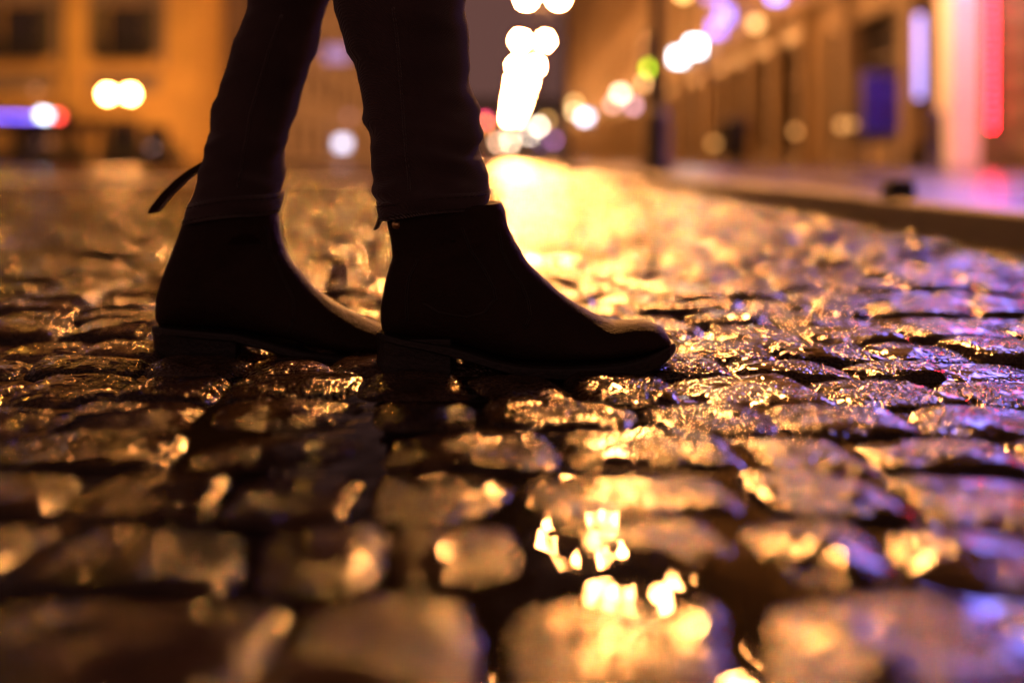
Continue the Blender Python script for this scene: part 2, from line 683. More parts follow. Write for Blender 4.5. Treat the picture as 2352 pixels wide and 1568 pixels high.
# ------------------------------------------------------------------ buildings
def building(name, label, p0, dirv, outv, length, height, depth, openings, mat, bands=(), pil=(), roofmat=None, cat='building', reveal=.3):
    """a house: a front wall with real openings, sides, back and a roof; openings = (a0, a1, z0, z1, kind)"""
    root = thing(name, label, cat, (p0[0], p0[1], 0))
    d, o = Vector((*dirv, 0)), Vector((*outv, 0))

    def W(a, out, z):
        q = d * a + o * out
        return (q.x, q.y, z)
    wall = MB()
    As = sorted({0, length, *[x for op in openings for x in op[:2]]})
    Zs = sorted({-.05, height, *[x for op in openings for x in op[2:4]]})
    for i in range(len(As) - 1):
        for j in range(len(Zs) - 1):
            ca, cz = (As[i] + As[i + 1]) / 2, (Zs[j] + Zs[j + 1]) / 2
            if any(op[0] < ca < op[1] and op[2] < cz < op[3] for op in openings):
                continue
            wall.quad(W(As[i], 0, Zs[j]), W(As[i + 1], 0, Zs[j]), W(As[i + 1], 0, Zs[j + 1]), W(As[i], 0, Zs[j + 1]))
    for a0, a1, z0, z1, kind in openings:
        for (pa, pb, za, zb) in ((a0, a0, z0, z1), (a1, a1, z0, z1), (a0, a1, z0, z0), (a0, a1, z1, z1)):
            if pa == pb:
                wall.quad(W(pa, 0, za), W(pa, -reveal, za), W(pa, -reveal, zb), W(pa, 0, zb))
            else:
                wall.quad(W(pa, 0, za), W(pb, 0, za), W(pb, -reveal, za), W(pa, -reveal, za))
    wall.quad(W(0, 0, -.05), W(0, -depth, -.05), W(0, -depth, height), W(0, 0, height))
    wall.quad(W(length, 0, -.05), W(length, -depth, -.05), W(length, -depth, height), W(length, 0, height))
    wall.quad(W(0, -depth, -.05), W(length, -depth, -.05), W(length, -depth, height), W(0, -depth, height))
    w = wall.build('wall', mat, root)

    def slab(mb, a0, a1, o0, o1, z0, z1):
        r = [[W(a0, o0, z0), W(a1, o0, z0), W(a1, o1, z0), W(a0, o1, z0)], [W(a0, o0, z1), W(a1, o0, z1), W(a1, o1, z1), W(a0, o1, z1)]]
        mb.rings(r)
    rf = MB()
    rf.rings([[W(-.3, .35, height), W(length + .3, .35, height), W(length + .3, -depth - .3, height), W(-.3, -depth - .3, height)],
              [W(-.3, .35, height + .3), W(length + .3, .35, height + .3), W(length + .3, -depth - .3, height + .3), W(-.3, -depth - .3, height + .3)],
              [W(.3, -2.2, height + 3.2), W(length - .3, -2.2, height + 3.2), W(length - .3, -depth + 2, height + 3.2), W(.3, -depth + 2, height + 3.2)]])
    rf.build('roof', roofmat or M['zinc'], root)
    for z0, z1, out in bands:
        c = MB()
        slab(c, -.02, length + .02, -.05, out, z0, z1)
        c.build('cornice', mat, root)
    for a0, a1, z0, z1, out in pil:
        c = MB()
        slab(c, a0, a1, -.05, out, z0, z1)
        slab(c, a0 - .05, a1 + .05, -.04, out + .05, z0 - .001, z0 + .35)
        slab(c, a0 - .05, a1 + .05, -.04, out + .05, z1 - .3, z1 - .001)
        c.build('pilaster', mat, root)
    for a0, a1, z0, z1, kind in openings:
        nm = 'door' if kind == 'door' else ('shop_window' if kind == 'shop' else 'window')
        f = MB()
        t = .08
        dd = -reveal + .1
        slab(f, a0, a0 + t, dd - .06, dd, z0, z1)
        slab(f, a1 - t, a1, dd - .06, dd, z0, z1)
        slab(f, a0 + t, a1 - t, dd - .06, dd, z1 - t, z1)
        slab(f, a0 + t, a1 - t, dd - .06, dd, z0, z0 + t)
        mid = (a0 + a1) / 2
        if kind != 'shop':
            slab(f, mid - .04, mid + .04, dd - .06, dd - .003, z0 + t, z1 - t)
        zz = z0 + (z1 - z0) * .68
        slab(f, a0 + t, a1 - t, dd - .06, dd - .006, zz - .03, zz + .03)
        fo = f.build(nm, M['frame'], root)
        if kind == 'shop' and int(a0 * 10) % 2 == 0:
            q = MB()
            slab(q, a0 - .3, a0 - .02, -.02, .06, .02, z1 + .35)
            slab(q, a1 + .02, a1 + .3, -.02, .06, .02, z1 + .35)
            slab(q, a0 - .018, a1 + .018, -.02, .058, z1 + .02, z1 + .34)
            slab(q, a0 - .018, a1 + .018, -.02, .058, .02, z0 - .02)
            q.build('timber_surround', M['timber'], root)
        g_ = MB()
        slab(g_, a0, a1, dd - .12, dd - .09, z0, z1)
        g_.build('pane', M['glass'], fo)
        if kind == 'balcony':
            s = MB()
            slab(s, a0 - .45, a1 + .45, -.02, .55, z0 - .18, z0 - .02)
            so = s.build('balcony', M['iron'], root)
            r = MB()
            k = a0 - .42
            while k < a1 + .42:
                r.tube([W(k, .5, z0 - .02), W(k, .5, z0 + .95)], .018, 5)
                k += .11
            slab(r, a0 - .45, a1 + .45, .47, .53, z0 + .95, z0 + 1.0)
            slab(r, a0 - .45, a1 + .45, .47, .53, z0 + .1, z0 + .14)
            r.build('railing', M['iron'], so)
        if kind in ('win', 'balcony'):
            for s0, s1 in ((a0 - (a1 - a0) * .42, a0 - .03), (a1 + .03, a1 + (a1 - a0) * .42)):
                if kind == 'win':
                    continue
                q = MB()
                slab(q, s0, s1, .0, .05, z0 + .02, z1)
                q.build('shutter', M['shutter'], root)
    return root, W, slab


XF = 6.7      # right facade line
DR, ON = (0, 1), (-1, 0)


def street_openings(length, first, step, w, height, zfloors, kind0='shop', shop_top=3.0):
    ops = []
    a = first
    while a + w < length - .4:
        ops.append((a, a + w, .35 if kind0 == 'shop' else .12, shop_top, kind0))
        for z in zfloors:
            ops.append((a + w * .2, a + w * .8, z, z + 2.1, 'win'))
        a += step
    return ops


def pilasters(length, first, step, z1=3.6, w=.42, out=.18):
    r = []
    a = first
    while a + w < length:
        r.append((a, a + w, .0, z1, out))
        a += step
    return r


# right-hand row, near to far
h = 14
ops = [(.6, 3.4, .5, 2.9, 'shop'), (7.0, 8.3, .12, 2.9, 'door'), (9.3, 11.6, .5, 2.9, 'shop'), (12.2, 13.2, .12, 2.9, 'door'), ]
for a in (1.2, 4.8, 8.4, 11.4):
    for z in (4.9, 8.3):
        ops.append((a, a + 1.25, z, z + 2.2, 'win'))
shop, W1, slab1 = building('corner_shop', 'shop house at the right edge with the pink lit pillar and red light strip', (XF, 8), DR, ON, 13.5, h, 9,
                           ops, M['limestone_dark'], bands=((3.55, 3.8, .22), (7.6, 7.8, .15), (13.5, 13.9, .35)),
                           pil=((8.45, 8.9, 0, 3.5, .12), (11.7, 12.15, 0, 3.5, .12)))
# rusticated courses on the near stretch
rc = MB()
for z in np.arange(.25, 3.3, .42):
    slab1(rc, 3.75, 5.5, -.02, .05, z, z + .37)
rc.build('stone_course', M['limestone_dark'], shop)
pk = MB()
slab1(pk, 6.25, 6.75, -.02, .40, .1, 3.44)
pk.build('pillar_panel', M['white_paint'], shop)
specs = [
    ('stone_house', 'stone house with tall dark shopfronts between pilasters right of the blue board', 21.5, 12.5, 15, 'limestone', 1.6, 2.6, 2.0),
    ('stone_house', 'orange lit stone house behind the round orange lamp on the right', 34, 17, 16, 'limestone', 1.2, 2.9, 2.3),
    ('stone_house', 'orange lit stone house behind the peach coloured shop lights', 51, 26, 17, 'limestone', 1.4, 3.2, 2.4),
    ('stone_house', 'farthest orange lit house of the right row beside the lamp column', 77, 55, 18, 'limestone', 1.4, 3.6, 1.8),
]
for nm, lab, y0, ln, ht, mt, first, step, w in specs:
    building(nm, lab, (XF, y0), DR, ON, ln - .03, ht, 9,
             street_openings(ln, first, step, w, ht, (4.9, 8.2, 11.5), 'shop'), M[mt],
             bands=((3.6, 3.85, .25), (ht - .6, ht - .2, .35)), pil=pilasters(ln, first - .8, step))

# ochre house facing us over the square on the left
LY = 55.0
ops = []
x0 = -40.0
for c in (-33.4, -27.2, -21.4):
    a = c - x0
    ops.append((a - 1.0, a + 1.0, 5.95, 8.8, 'balcony'))
    ops.append((a - .8, a + .8, 11.2, 13.4, 'win'))
for c in (-36.5, -33.2, -29.8, -26.6, -23.9, -21.6, -19.7):
    a = c - x0
    ops.append((a - .75, a + .75, .25, 2.15, 'shop'))
ochre, W2, slab2 = building('ochre_house', 'broad ochre house lit orange with dark balcony windows at far left', (x0, LY), (1, 0), (0, -1), 22.6, 16, 12,
                            ops, M['ochre'], bands=((3.6, 3.95, .25), (5.1, 5.35, .2), (15.4, 15.8, .45)),
                            pil=((10.2, 10.9, 0, 15, .14), (16.0, 16.6, 0, 15, .14), (21.7, 22.5, 0, 15, .14)))
for c in (-33.4, -27.2, -21.4):
    q = MB()
    a = c - x0
    slab2(q, a - 2.3, a - 1.95, -.02, .05, 5.4, 10.2)
    slab2(q, a + 1.95, a + 2.3, -.02, .05, 5.4, 10.2)
    slab2(q, a - 2.3, a + 2.3, -.02, .09, 10.2, 10.7)
    slab2(q, a - 1.9, a + 1.9, -.02, .04, 4.0, 5.05)
    slab2(q, a - 1.9, a - 1.05, -.02, .04, 6.0, 9.6)
    slab2(q, a + 1.05, a + 1.9, -.02, .04, 6.0, 9.6)
    slab2(q, a - 1.048, a + 1.048, -.02, .038, 8.85, 9.6)
    q.build('window_surround', M['grey_stone'], ochre)
for a in (9.5, 15.2):
    q = MB()
    q.tube([W2(a, .09, .1), W2(a, .09, 15)], .07, 8)
    q.build('drainpipe', M['iron'], ochre)
aw = MB()
aw.rings([[W2(12.2, .02, 2.6), W2(17.6, .02, 2.6), W2(17.6, .02, 2.5), W2(12.2, .02, 2.5)],
          [W2(12.2, 1.1, 2.25), W2(17.6, 1.1, 2.25), W2(17.6, 1.1, 1.95), W2(12.2, 1.1, 1.95)]])
aw.build('awning', M['awning'], ochre)
aw = MB()
aw.rings([[W2(2, .02, 2.6), W2(9.6, .02, 2.6), W2(9.6, .02, 2.5), W2(2, .02, 2.5)],
          [W2(2, 1.1, 2.25), W2(9.6, 1.1, 2.25), W2(9.6, 1.1, 1.9), W2(2, 1.1, 1.9)]])
aw.build('awning', M['awning'], ochre)

# left side of the street behind, and the block that closes the street
building('grey_house', 'dim brown street house seen between the two legs', (-15.0, 60), (0, 1), (1, 0), 70, 15, 9,
         [(a, a + 1.6, z, z + (2.4 if z > 1 else 2.6), 'win') for a in range(2, 68, 5) for z in (.4, 4.8, 8.2)], M['grey_stone'],
         bands=((3.7, 3.95, .2),))
building('distant_house', 'dark distant block closing the street below the lamp column', (-16, 165), (1, 0), (0, -1), 25, 7.5, 10,
         [(a, a + 1.5, z, z + 2, 'win') for a in range(2, 22, 3) for z in (.6, 4.2)], M['grey_stone'], bands=((3.6, 3.8, .2),))


# ------------------------------------------------------------------ street lamps
def copy_tree(o, parent=None):
    c = o.copy()
    COL.objects.link(c)
    if parent:
        c.parent = parent
        c.matrix_parent_inverse = o.matrix_parent_inverse
    for ch in [q for q in bpy.data.objects if q.parent == o]:
        copy_tree(ch, c)
    return c


def make_lamp(H, half, r, gm, label, group):
    root = thing('street_lamp', label, 'street lamp', (0, 0, 0), 0, group)
    b = MB()
    b.lathe(0, 0, [(.17, 0), (.17, .04), (.13, .10), (.12, .5), (.10, .56), (.075, .62)], 16)
    b.build('base', M['iron'], root, True)
    p = MB()
    p.lathe(0, 0, [(.070, .60), (.055, H * .6), (.042, H - .25), (.06, H - .22), (.03, H - .15), (.02, H + .1)], 14)
    p.build('post', M['iron'], root, True)
    for s in (-1, 1):
        a = MB()
        a.tube([(s * .02, 0, H - .45), (s * half * .5, 0, H - .5), (s * half * .95, 0, H - .42), (s * half, 0, H - r + .02)], .022, 8)
        ao = a.build('arm', M['iron'], root, True)
        g_ = MB()
        g_.sphere((s * half, 0, H), r, 14, 10)
        g_.build('globe', gm, root, True)
        c = MB()
        c.lathe(s * half, 0, [(r * .45, H + r * .9), (r * .5, H + r * .97), (.02, H + r * 1.35)], 12)
        c.build('cap', M['iron'], root, True)
    return root


ORD = ['nearest', 'second', 'third', 'fourth', 'fifth', 'sixth', 'seventh', 'eighth', 'ninth', 'tenth', 'eleventh']
HL = 5.61
LG = 'double globe street lamps along the right kerb'
lamp0 = make_lamp(HL, .54, .16, M['globe'], '', LG)
for k in range(11):
    yy = 9.6 + 12 * k
    o = lamp0 if k == 0 else copy_tree(lamp0)
    o.location = (1.40 if k == 0 else 1.36 - .0095 * yy, yy, PZ)
    if k == 0:
        o['label'] = 'nearest street lamp, its dark post rising from the right pavement beside the white signs'
    elif k == 1:
        o['label'] = 'second street lamp, its post between the bluish white sign and the nearest post'
    elif k == 10:
        o['label'] = 'farthest double globe street lamp, lowest in the glowing column'
    else:
        o['label'] = '%s double globe street lamp, %s pair from the top of the glowing column' % (ORD[k], ['top', 'second', 'third', 'fourth', 'fifth', 'sixth', 'seventh', 'eighth'][k - 2])
lampL = make_lamp(3.4, .56, .25, M['globe_left'], 'short double globe lamp standing before the ochre house at left', None)
lampL.location = (-19.55, 49.5, .12)


def make_mast(label):
    root = thing('street_light', label, 'street light', (0, 0, 0), 0, 'tall sodium street lights before the ochre house')
    p = MB()
    p.lathe(0, 0, [(.13, 0), (.13, .8), (.09, .9), (.06, 10.2), (.05, 10.3)], 12)
    p.build('post', M['iron'], root, True)
    a = MB()
    a.tube([(0, 0, 10.1), (0, .5, 10.35), (0, 2.4, 10.45)], .04, 8)
    a.build('arm', M['iron'], root, True)
    hd = MB()
    hd.box(-.2, .2, 2.1, 2.8, 10.38, 10.5)
    hd.build('lamp_housing', M['iron'], root, bevel=.03)
    g_ = MB()
    g_.box(-.16, .16, 2.15, 2.75, 10.31, 10.375)
    g_.build('lamp_glass', M['lamp_head'], root)
    return root


m0 = make_mast('tall sodium street light mostly hidden behind the rear leg')
m0.location = (-11.6, 44.5, .12)
m1 = copy_tree(m0)
m1.location = (-25.6, 46.0, .12)
m1['label'] = 'tall sodium street light outside the left edge before the ochre house'


# ------------------------------------------------------------------ lit shop signs and small lights
def wall_sign(u, v, Y, w, hgt, col, strength, label, name='shop_sign', group=None, wallx=XF):
    """a lit box sign hanging off the right facade on a bracket"""
    X, Z = P(u, v, Y)
    root = thing(name, label, 'shop sign', (X, Y, Z), 0, group)
    b = MB()
    b.box(-w / 2 - .03, w / 2 + .03, -.06, .06, -hgt / 2 - .03, hgt / 2 + .03)
    b.build('sign_case', M['iron'], root, bevel=.012)
    g_ = MB()
    g_.box(-w / 2, w / 2, -.085, -.062, -hgt / 2, hgt / 2)
    g_.box(-w / 2, w / 2, .062, .085, -hgt / 2, hgt / 2)
    g_.build('lit_panel', glow('sign_light', col, strength), root)
    br = MB()
    sd = 1 if wallx > X else -1
    br.tube([(sd * w / 2, 0, hgt * .35), (wallx - X + .02 * sd, 0, hgt * .35)], .02, 6)
    br.tube([(sd * w / 2, 0, -hgt * .35), (wallx - X + .02 * sd, 0, -hgt * .35)], .015, 6)
    br.build('bracket', M['iron'], root)
    return root


def lantern(u, v, Y, r, col, strength, label, foot='wall', group=None, cat='wall lamp', wallx=XF):
    """a small round lamp: a glass ball in a collar on a wall bracket or a slim post"""
    X, Z = P(u, v, Y)
    nm = 'wall_lamp' if foot == 'wall' else ('post_lamp' if foot == 'post' else 'facade_lamp')
    root = thing(nm, label, cat, (X, Y, Z), 0, group)
    g_ = MB()
    g_.sphere((0, 0, 0), r, 12, 8)
    g_.build('glass_ball', glow('ball_light', col, strength), root, True)
    c = MB()
    c.lathe(0, 0, [(r * .6, r * .85), (r * .6, r * 1.1), (r * .2, r * 1.3)], 10)
    if foot == 'wall':
        c.tube([(0, 0, r * 1.2), (0, 0, r * 1.6), (wallx - X, 0, r * 1.9)], max(.012, r * .12), 6)
        c.build('bracket', M['iron'], root)
    elif foot == 'front':
        c.tube([(0, 0, r * 1.2), (0, 0, r * 1.6), (0, wallx - Y, r * 1.9)], max(.012, r * .12), 6)
        c.build('bracket', M['iron'], root)
    else:
        c.build('collar', M['iron'], root)
        q = MB()
        q.lathe(0, 0, [(.10, -Z), (.10, -Z + .1), (.04, -Z + .2), (.035, -r * .9)], 8)
        q.build('post', M['iron'], root)
    return root


WH = (.78, .88, 1.0)
LAV = (.42, .40, 1.0)
wall_sign(1558, 132, 36, .42, .42, WH, 14, 'small white lit sign, lower of the bright pair on the right row', group='lit shop signs of the right row')
wall_sign(1596, 108, 34.5, .46, .46, WH, 16, 'white lit sign, upper right of the bright pair on the right row', group='lit shop signs of the right row')
wall_sign(1645, 66, 31.0, .40, .46, (.16, .14, 1.0), 4.5, 'violet blue lit sign above and right of the white pair', group='lit shop signs of the right row')
wall_sign(1664, 36, 29.5, .40, .46, (.14, .17, 1.0), 4.5, 'blue lit sign touching the violet sign from above', group='lit shop signs of the right row')
lantern(1735, 55, 25.6, .15, (1, .50, .16), 3.6, 'round orange lamp right of the violet blue signs')
wall_sign(1781, -12, 24.0, .34, .34, (.12, .2, 1.0), 7, 'small blue sign cut by the top edge', group='lit shop signs of the right row')
lantern(1570, -16, 33.5, .2, (1, .55, .15), 6, 'orange lamp cut by the top edge above the white signs')
wall_sign(1640, -4, 30.5, .6, .22, (.3, .2, .9), 2.2, 'dull violet sign at the top edge', group='lit shop signs of the right row')
wall_sign(1345, 270, 84, .85, .6, (.66, .74, 1.0), 9, 'bluish white lit sign beyond the second lamp post', group='lit shop signs of the right row')
lantern(1320, 238, 96, .26, (1, .62, .22), 8.0, 'upper cream light above the bluish white sign', group=None)
lantern(1320, 257, 94, .26, (1, .70, .34), 10.8, 'lower cream light touching the bluish white sign')
lantern(1425, 215, 57, .26, (1, .66, .42), 12.0, 'bright peach light left of the traffic signal')
lantern(1408, 240, 60, .22, (.9, .5, .5), 4.8, 'dim pink light under the peach light to the left')
lantern(1455, 243, 53, .22, (.8, .45, .65), 4.4, 'dim mauve light under the peach light to the right')
lantern(1485, 190, 48, .24, (1, .52, .22), 7.04, 'amber light just below the green traffic signal')
lantern(1830, 302, 22.8, .10, (1, .46, .12), 1.6, 'single dim amber light low on the shopfronts')
lantern(1935, 288, 19.6, .09, (1, .46, .12), 1.6, 'left one of two dim amber lights beside the blue board')
lantern(1958, 286, 19.0, .07, (1, .46, .12), 1.0, 'right one of two dim amber lights beside the blue board')
lantern(1640, 330, 31.0, .12, (1, .5, .12), 1.3, 'dim amber light lowest on the shopfronts')
# far end of the street
FE = 160.0
FG = 'lights at the far end of the street'
for (u, v, col, s, lab) in (
        (1113, 276, (1, .05, .18), 5, 'pinkish red far light above the orange one'),
        (1114, 286, (1, .30, .06), 5, 'orange far light at the shin of the front leg'),
        (1145, 328, (1, .55, .32), 6, 'peach far light, left of the lowest pair'),
        (1172, 328, (1, .66, .42), 8, 'peach far light, right of the lowest pair'),
        (1170, 308, (1, .55, .40), 4, 'pale pink far light under the lamp column'),
        (1238, 290, (1, .84, .62), 11, 'cream far light, upper right of the pair under the lamp column'),
        (1220, 311, (1, .84, .66), 11, 'cream far light, lower left of the pair under the lamp column'),
        (1256, 276, (1, .48, .10), 2.4, 'dim orange far light right of the cream pair'),
        (1246, 330, (.32, .14, .9), 3, 'violet far light under the cream pair'),
        (1272, 322, (.6, .2, .6), 2, 'mauve far light right of the violet one')):
    lantern(u, v, FE, .42, col, s * 2.6, lab, foot='post', group=FG, cat='far light')

# traffic signal with the green lit
def traffic_light(u, vg, Y, label):
    X, Z = P(u, vg, Y)
    root = thing('traffic_light', label, 'traffic light', (X, Y, PZ), 0)
    z = Z - PZ
    p = MB()
    p.lathe(0, 0, [(.09, 0), (.09, .3), (.05, .36), (.05, z + .75)], 12)
    p.build('post', M['iron'], root, True)
    b = MB()
    b.box(-.11, .11, -.24, -.05, z - .16, z + .66)
    b.build('signal_case', M['black_plastic'], root, bevel=.02)
    for i, nm in enumerate(('green', 'amber', 'red')):
        zz = z + i * .25
        l = MB()
        l.sphere((0, -.245, zz), .09, 14, 8, sy=.25)
        l.build('lens', glow('green_signal', (.62, 1.0, .01), 7.0) if i == 0 else surf(nm + '_lens_dark', ((.08, .05, .01) if i == 1 else (.08, .01, .01)), .2), root, True)
        hd = MB()
        n_ = 12
        r_ = [[(.1 * math.cos(PI * j / n_), yv, zz + .1 * math.sin(PI * j / n_)) for j in range(n_ + 1)] +
              [(.092 * math.cos(PI * j / n_), yv, zz + .092 * math.sin(PI * j / n_)) for j in reversed(range(n_ + 1))] for yv in (-.24, -.36)]
        hd.rings(r_)
        hd.build('visor', M['black_plastic'], root)
    return root


traffic_light(1488, 160, 20, 'traffic signal showing green left of the nearest lamp post')

# violet tube sign, red strip, shop fascia that stands above the picture
X, _ = P(2112, 100, 16.2)
vt = thing('tube_sign', 'upright violet white light tube on the wall left of the pink pillar', 'light tube', (X, 16.2, 0))
t = MB()
t.tube([(0, 0, .2 + (370 - 232) * 16.2 / F), (0, 0, .2 + (370 - 28) * 16.2 / F)], .055, 12)
t.build('light_tube', glow('violet_tube', (.40, .34, 1.0), 2.6), vt, True)
t = MB()
for v in (232, 28):
    zc = .2 + (370 - v) * 16.2 / F
    t.lathe(0, 0, [(.07, zc - .05), (.07, zc + .05)], 12)
    t.tube([(0, 0, zc), (XF - X + .01, 0, zc)], .03, 6)
t.build('end_fitting', M['iron'], vt)

X, _ = P(2278, 100, 13.6)
rs = thing('light_strip', 'red beaded light strip running up the wall beside the pink pillar', 'light strip', (X, 13.6, 0))
zb = .2 + (370 - 292) * 13.6 / F
t = MB()
t.box(.026, .06, -.03, .03, zb - .05, 3.4)
for zz in (.9, 2.0, 3.1):
    t.box(.062, XF - X + .01, -.02, .02, zz, zz + .04)
t.build('channel', M['iron'], rs)
t = MB()
z = zb
while z < 3.4:
    t.sphere((0, -.005, z), .022, 8, 6)
    z += .11
t.build('bead', glow('red_strip', (1.0, .008, .022), 120.0), rs, True)

rs2 = copy_tree(rs)
rs2.location = (XF - .3, 8.6, .4)
for q in rs2.children:
    if q.name.startswith('bead'):
        q.data = q.data.copy()
        q.data.materials[0] = glow('red_strip_near', (1.0, .01, .02), 420.0)
rs2['label'] = 'second red light strip at the near corner of the shop, right of the picture'
fs = thing('shop_fascia', 'long blue violet lit sign board above the shop, over the top edge', 'shop sign', (XF - .25, 12, 3.95))
t = MB()
t.box(-.62, .24, -3.6, 1.9, -.5, .5)
t.build('sign_case', M['iron'], fs, bevel=.02)
t = MB()
t.box(-.65, -.623, -3.5, 1.8, -.42, .42)
t.build('lit_panel', glow('fascia_light', (.15, .17, 1.0), 24.0), fs)
t = MB()
t.box(-.56, .1, -3.5, 1.8, -.53, -.503)
t.build('lit_soffit', glow('soffit_light', (.52, .40, 1.0), 11.0), fs)

# blue board on feet, bollard, bin
X, Z = P(2020, 240, 15)
bb = thing('display_board', 'dark blue display board standing on the right pavement', 'board', (X, 15, PZ))
t = MB()
t.box(-.29, .29, -.06, .06, .50, 1.44)
t.build('panel', M['navy'], bb, bevel=.03)
t = MB()
t.box(-.25, .25, -.066, -.062, .56, 1.38)
t.build('poster', surf('blue_poster', (.004, .012, .20), .25, .5, 5), bb)
for s in (-1, 1):
    t = MB()
    t.box(s * .22 - .03, s * .22 + .03, -.03, .03, 0, .52)
    t.box(s * .22 - .04, s * .22 + .04, -.22, .22, 0, .03)
    t.build('foot', M['iron'], bb)


def bollard(X, Y, h_, label, z=PZ):
    root = thing('bollard', label, 'bollard', (X, Y, z), 0)
    t = MB()
    t.lathe(0, 0, [(.11, 0), (.11, .05), (.085, .09), (.08, h_ * .78), (.1, h_ * .8), (.1, h_ * .84)], 16)
    t.build('shaft', M['navy'], root, True)
    t = MB()
    t.lathe(0, 0, [(.07, h_ * .84), (.095, h_ * .9), (.08, h_ * .96), (.03, h_)], 16)
    t.build('head', M['navy'], root, True)
    return root


bollard(P(2150, 0, 13)[0], 13, .78, 'dark bollard between the violet tube and the pink pillar')
X = P(1690, 0, 19)[0]
bn = thing('litter_bin', 'dark litter bin on the pavement before the shopfronts', 'litter bin', (X, 19, PZ))
t = MB()
t.lathe(0, 0, [(.2, .12), (.24, .78), (.25, .8), (.25, .84), (.22, .84), (.2, .7)], 18)
t.build('body', M['iron'], bn, True)
t = MB()
t.lathe(0, 0, [(.26, .845), (.26, .88), (.18, .93), (.05, .95)], 18)
t.build('lid', M['iron'], bn, True)
t = MB()
t.lathe(0, 0, [(.12, 0), (.12, .03), (.05, .05), (.05, .12)], 12)
t.build('foot', M['iron'], bn, True)
# black block on the kerb
X, Z = P(2063, 455, 2.98)
kbk = thing('kerb_block', 'small black block lying on the kerb of the right pavement', 'block', (X, 2.98, PZ))
t = MB()
t.rings([[(-.042, -.035, 0), (.042, -.035, 0), (.042, .035, 0), (-.042, .035, 0)],
         [(-.039, -.032, .056), (.039, -.032, .056), (.039, .032, .056), (-.039, .032, .056)]])
t.build('body', M['black_plastic'], kbk, bevel=.004)
t = MB()
t.box(-.044, .044, -.037, .037, .001, .008)
t.build('rim', M['black_plastic'], kbk)

# left square: neon strip sign, small lights, planters
SY = 53.2
X0, Z0 = P(-20, 268, SY)
X1, _ = P(112, 268, SY)
sg = thing('neon_sign', 'long blue neon sign with white and red end on the ochre house', 'neon sign', (X0, SY, Z0))
w_ = X1 - X0
t = MB()
t.box(-3, w_ + 1.2, .05, .2, -.3, .3)
t.box(-.5, -.42, .2, LY - SY + .01, -.05, .05)
t.box(w_ - .3, w_ - .22, .2, LY - SY + .01, -.05, .05)
t.build('back_board', M['iron'], sg)
t = MB()
t.tube([(-3, 0, .05), (w_ * .4, 0, -.02), (w_ * .95, 0, -.05)], .07, 8)
t.build('blue_tube', glow('neon_blue', (.16, .10, 1.0), 7.0), sg, True)
xw_, _ = P(92, 0, SY)
xw2, _ = P(112, 0, SY)
t = MB()
t.tube([(xw_ - X0, -.02, .12), (xw2 - X0, -.02, .02)], .2, 10)
t.build('white_tube', glow('neon_white', (.72, .82, 1.0), 10.0), sg, True)
xr_, _ = P(134, 0, SY)
t = MB()
t.sphere((xr_ - X0, -.02, 0), .16, 12, 8)
t.build('red_tube', glow('neon_red', (1.0, .05, .04), 14.0), sg, True)
for (u, v, r, col, s, lab) in (
        (348, 340, .12, (.75, .42, .42), 5.0, 'pale pink round light on the ochre house, right of the awning'),
        (82, 208, .14, (.8, .32, .16), 1.5, 'dim brownish light above the neon sign'),
        (112, 328, .12, (.6, .24, .16), 1.2, 'dim brown light, right of two under the neon sign'),
        (88, 330, .12, (.5, .2, .2), .7, 'dimmer brown light, left of two under the neon sign')):
    lantern(u, v, 54.2, r, col, s, lab, foot='front', wallx=LY + .02)
# between the legs, on the left row
wall_sign(787, 330, 85, 1.05, .9, (.72, .74, 1.0), 3.4, 'bluish white lit sign seen low between the legs', wallx=-15)
wall_sign(765, 125, 80, 2.6, 1.2, (.26, .26, .9), .55, 'wide dim lavender sign seen high between the legs', wallx=-15)
lantern(802, 268, 88, .3, (.6, .25, .3), 1.0, 'dim mauve round lamp above the bluish white sign between the legs', wallx=-15)


def planter(x0, x1, Y, label):
    root = thing('planter', label, 'planter', ((x0 + x1) / 2, Y, 0), 0, 'hedge planters before the ochre house')
    w = (x1 - x0) / 2
    t = MB()
    t.box(-w, w, -.25, .25, 0, .34)
    t.box(-w - .03, w + .03, -.28, .28, .34, .39)
    t.build('trough', M['soil'], root)
    rnd = random.Random(int(Y * 10 + x0 * 7))
    t = MB()
    for i in range(900):
        c = Vector((rnd.uniform(-w, w), rnd.uniform(-.26, .26), .4 + .38 * rnd.random() ** .8))
        a = Vector((rnd.gauss(0, 1), rnd.gauss(0, 1), rnd.gauss(0, 1))).normalized() * .05
        b = a.cross(Vector((rnd.gauss(0, 1), rnd.gauss(0, 1), rnd.gauss(0, 1)))).normalized() * .03
        t.quad(c - a, c + b, c + a, c - b)
    t.build('hedge', M['leaf'], root)


planter(P(232, 0, 33)[0], P(418, 0, 33)[0], 33, 'long low dark hedge planter under the pale pink light')
planter(P(-40, 0, 35)[0], P(205, 0, 35)[0], 35, 'long low dark hedge planter under the neon sign')
bollard(P(70, 0, 30)[0], 30, .7, 'dark bollard on the left square under the neon sign', 0)

# ------------------------------------------------------------------ the walking person
YF, YB = .95, 1.04          # depth of the near (front) and far (rear) foot


def uvY(u, v, Y):
    x, z = P(u, v, Y)
    return Vector((x, 0, z))


def cc(cx, cy):
    """close-up picture coordinates -> picture coordinates"""
    return 780.9 + .35156 * cx, 413.4 + .35156 * cy


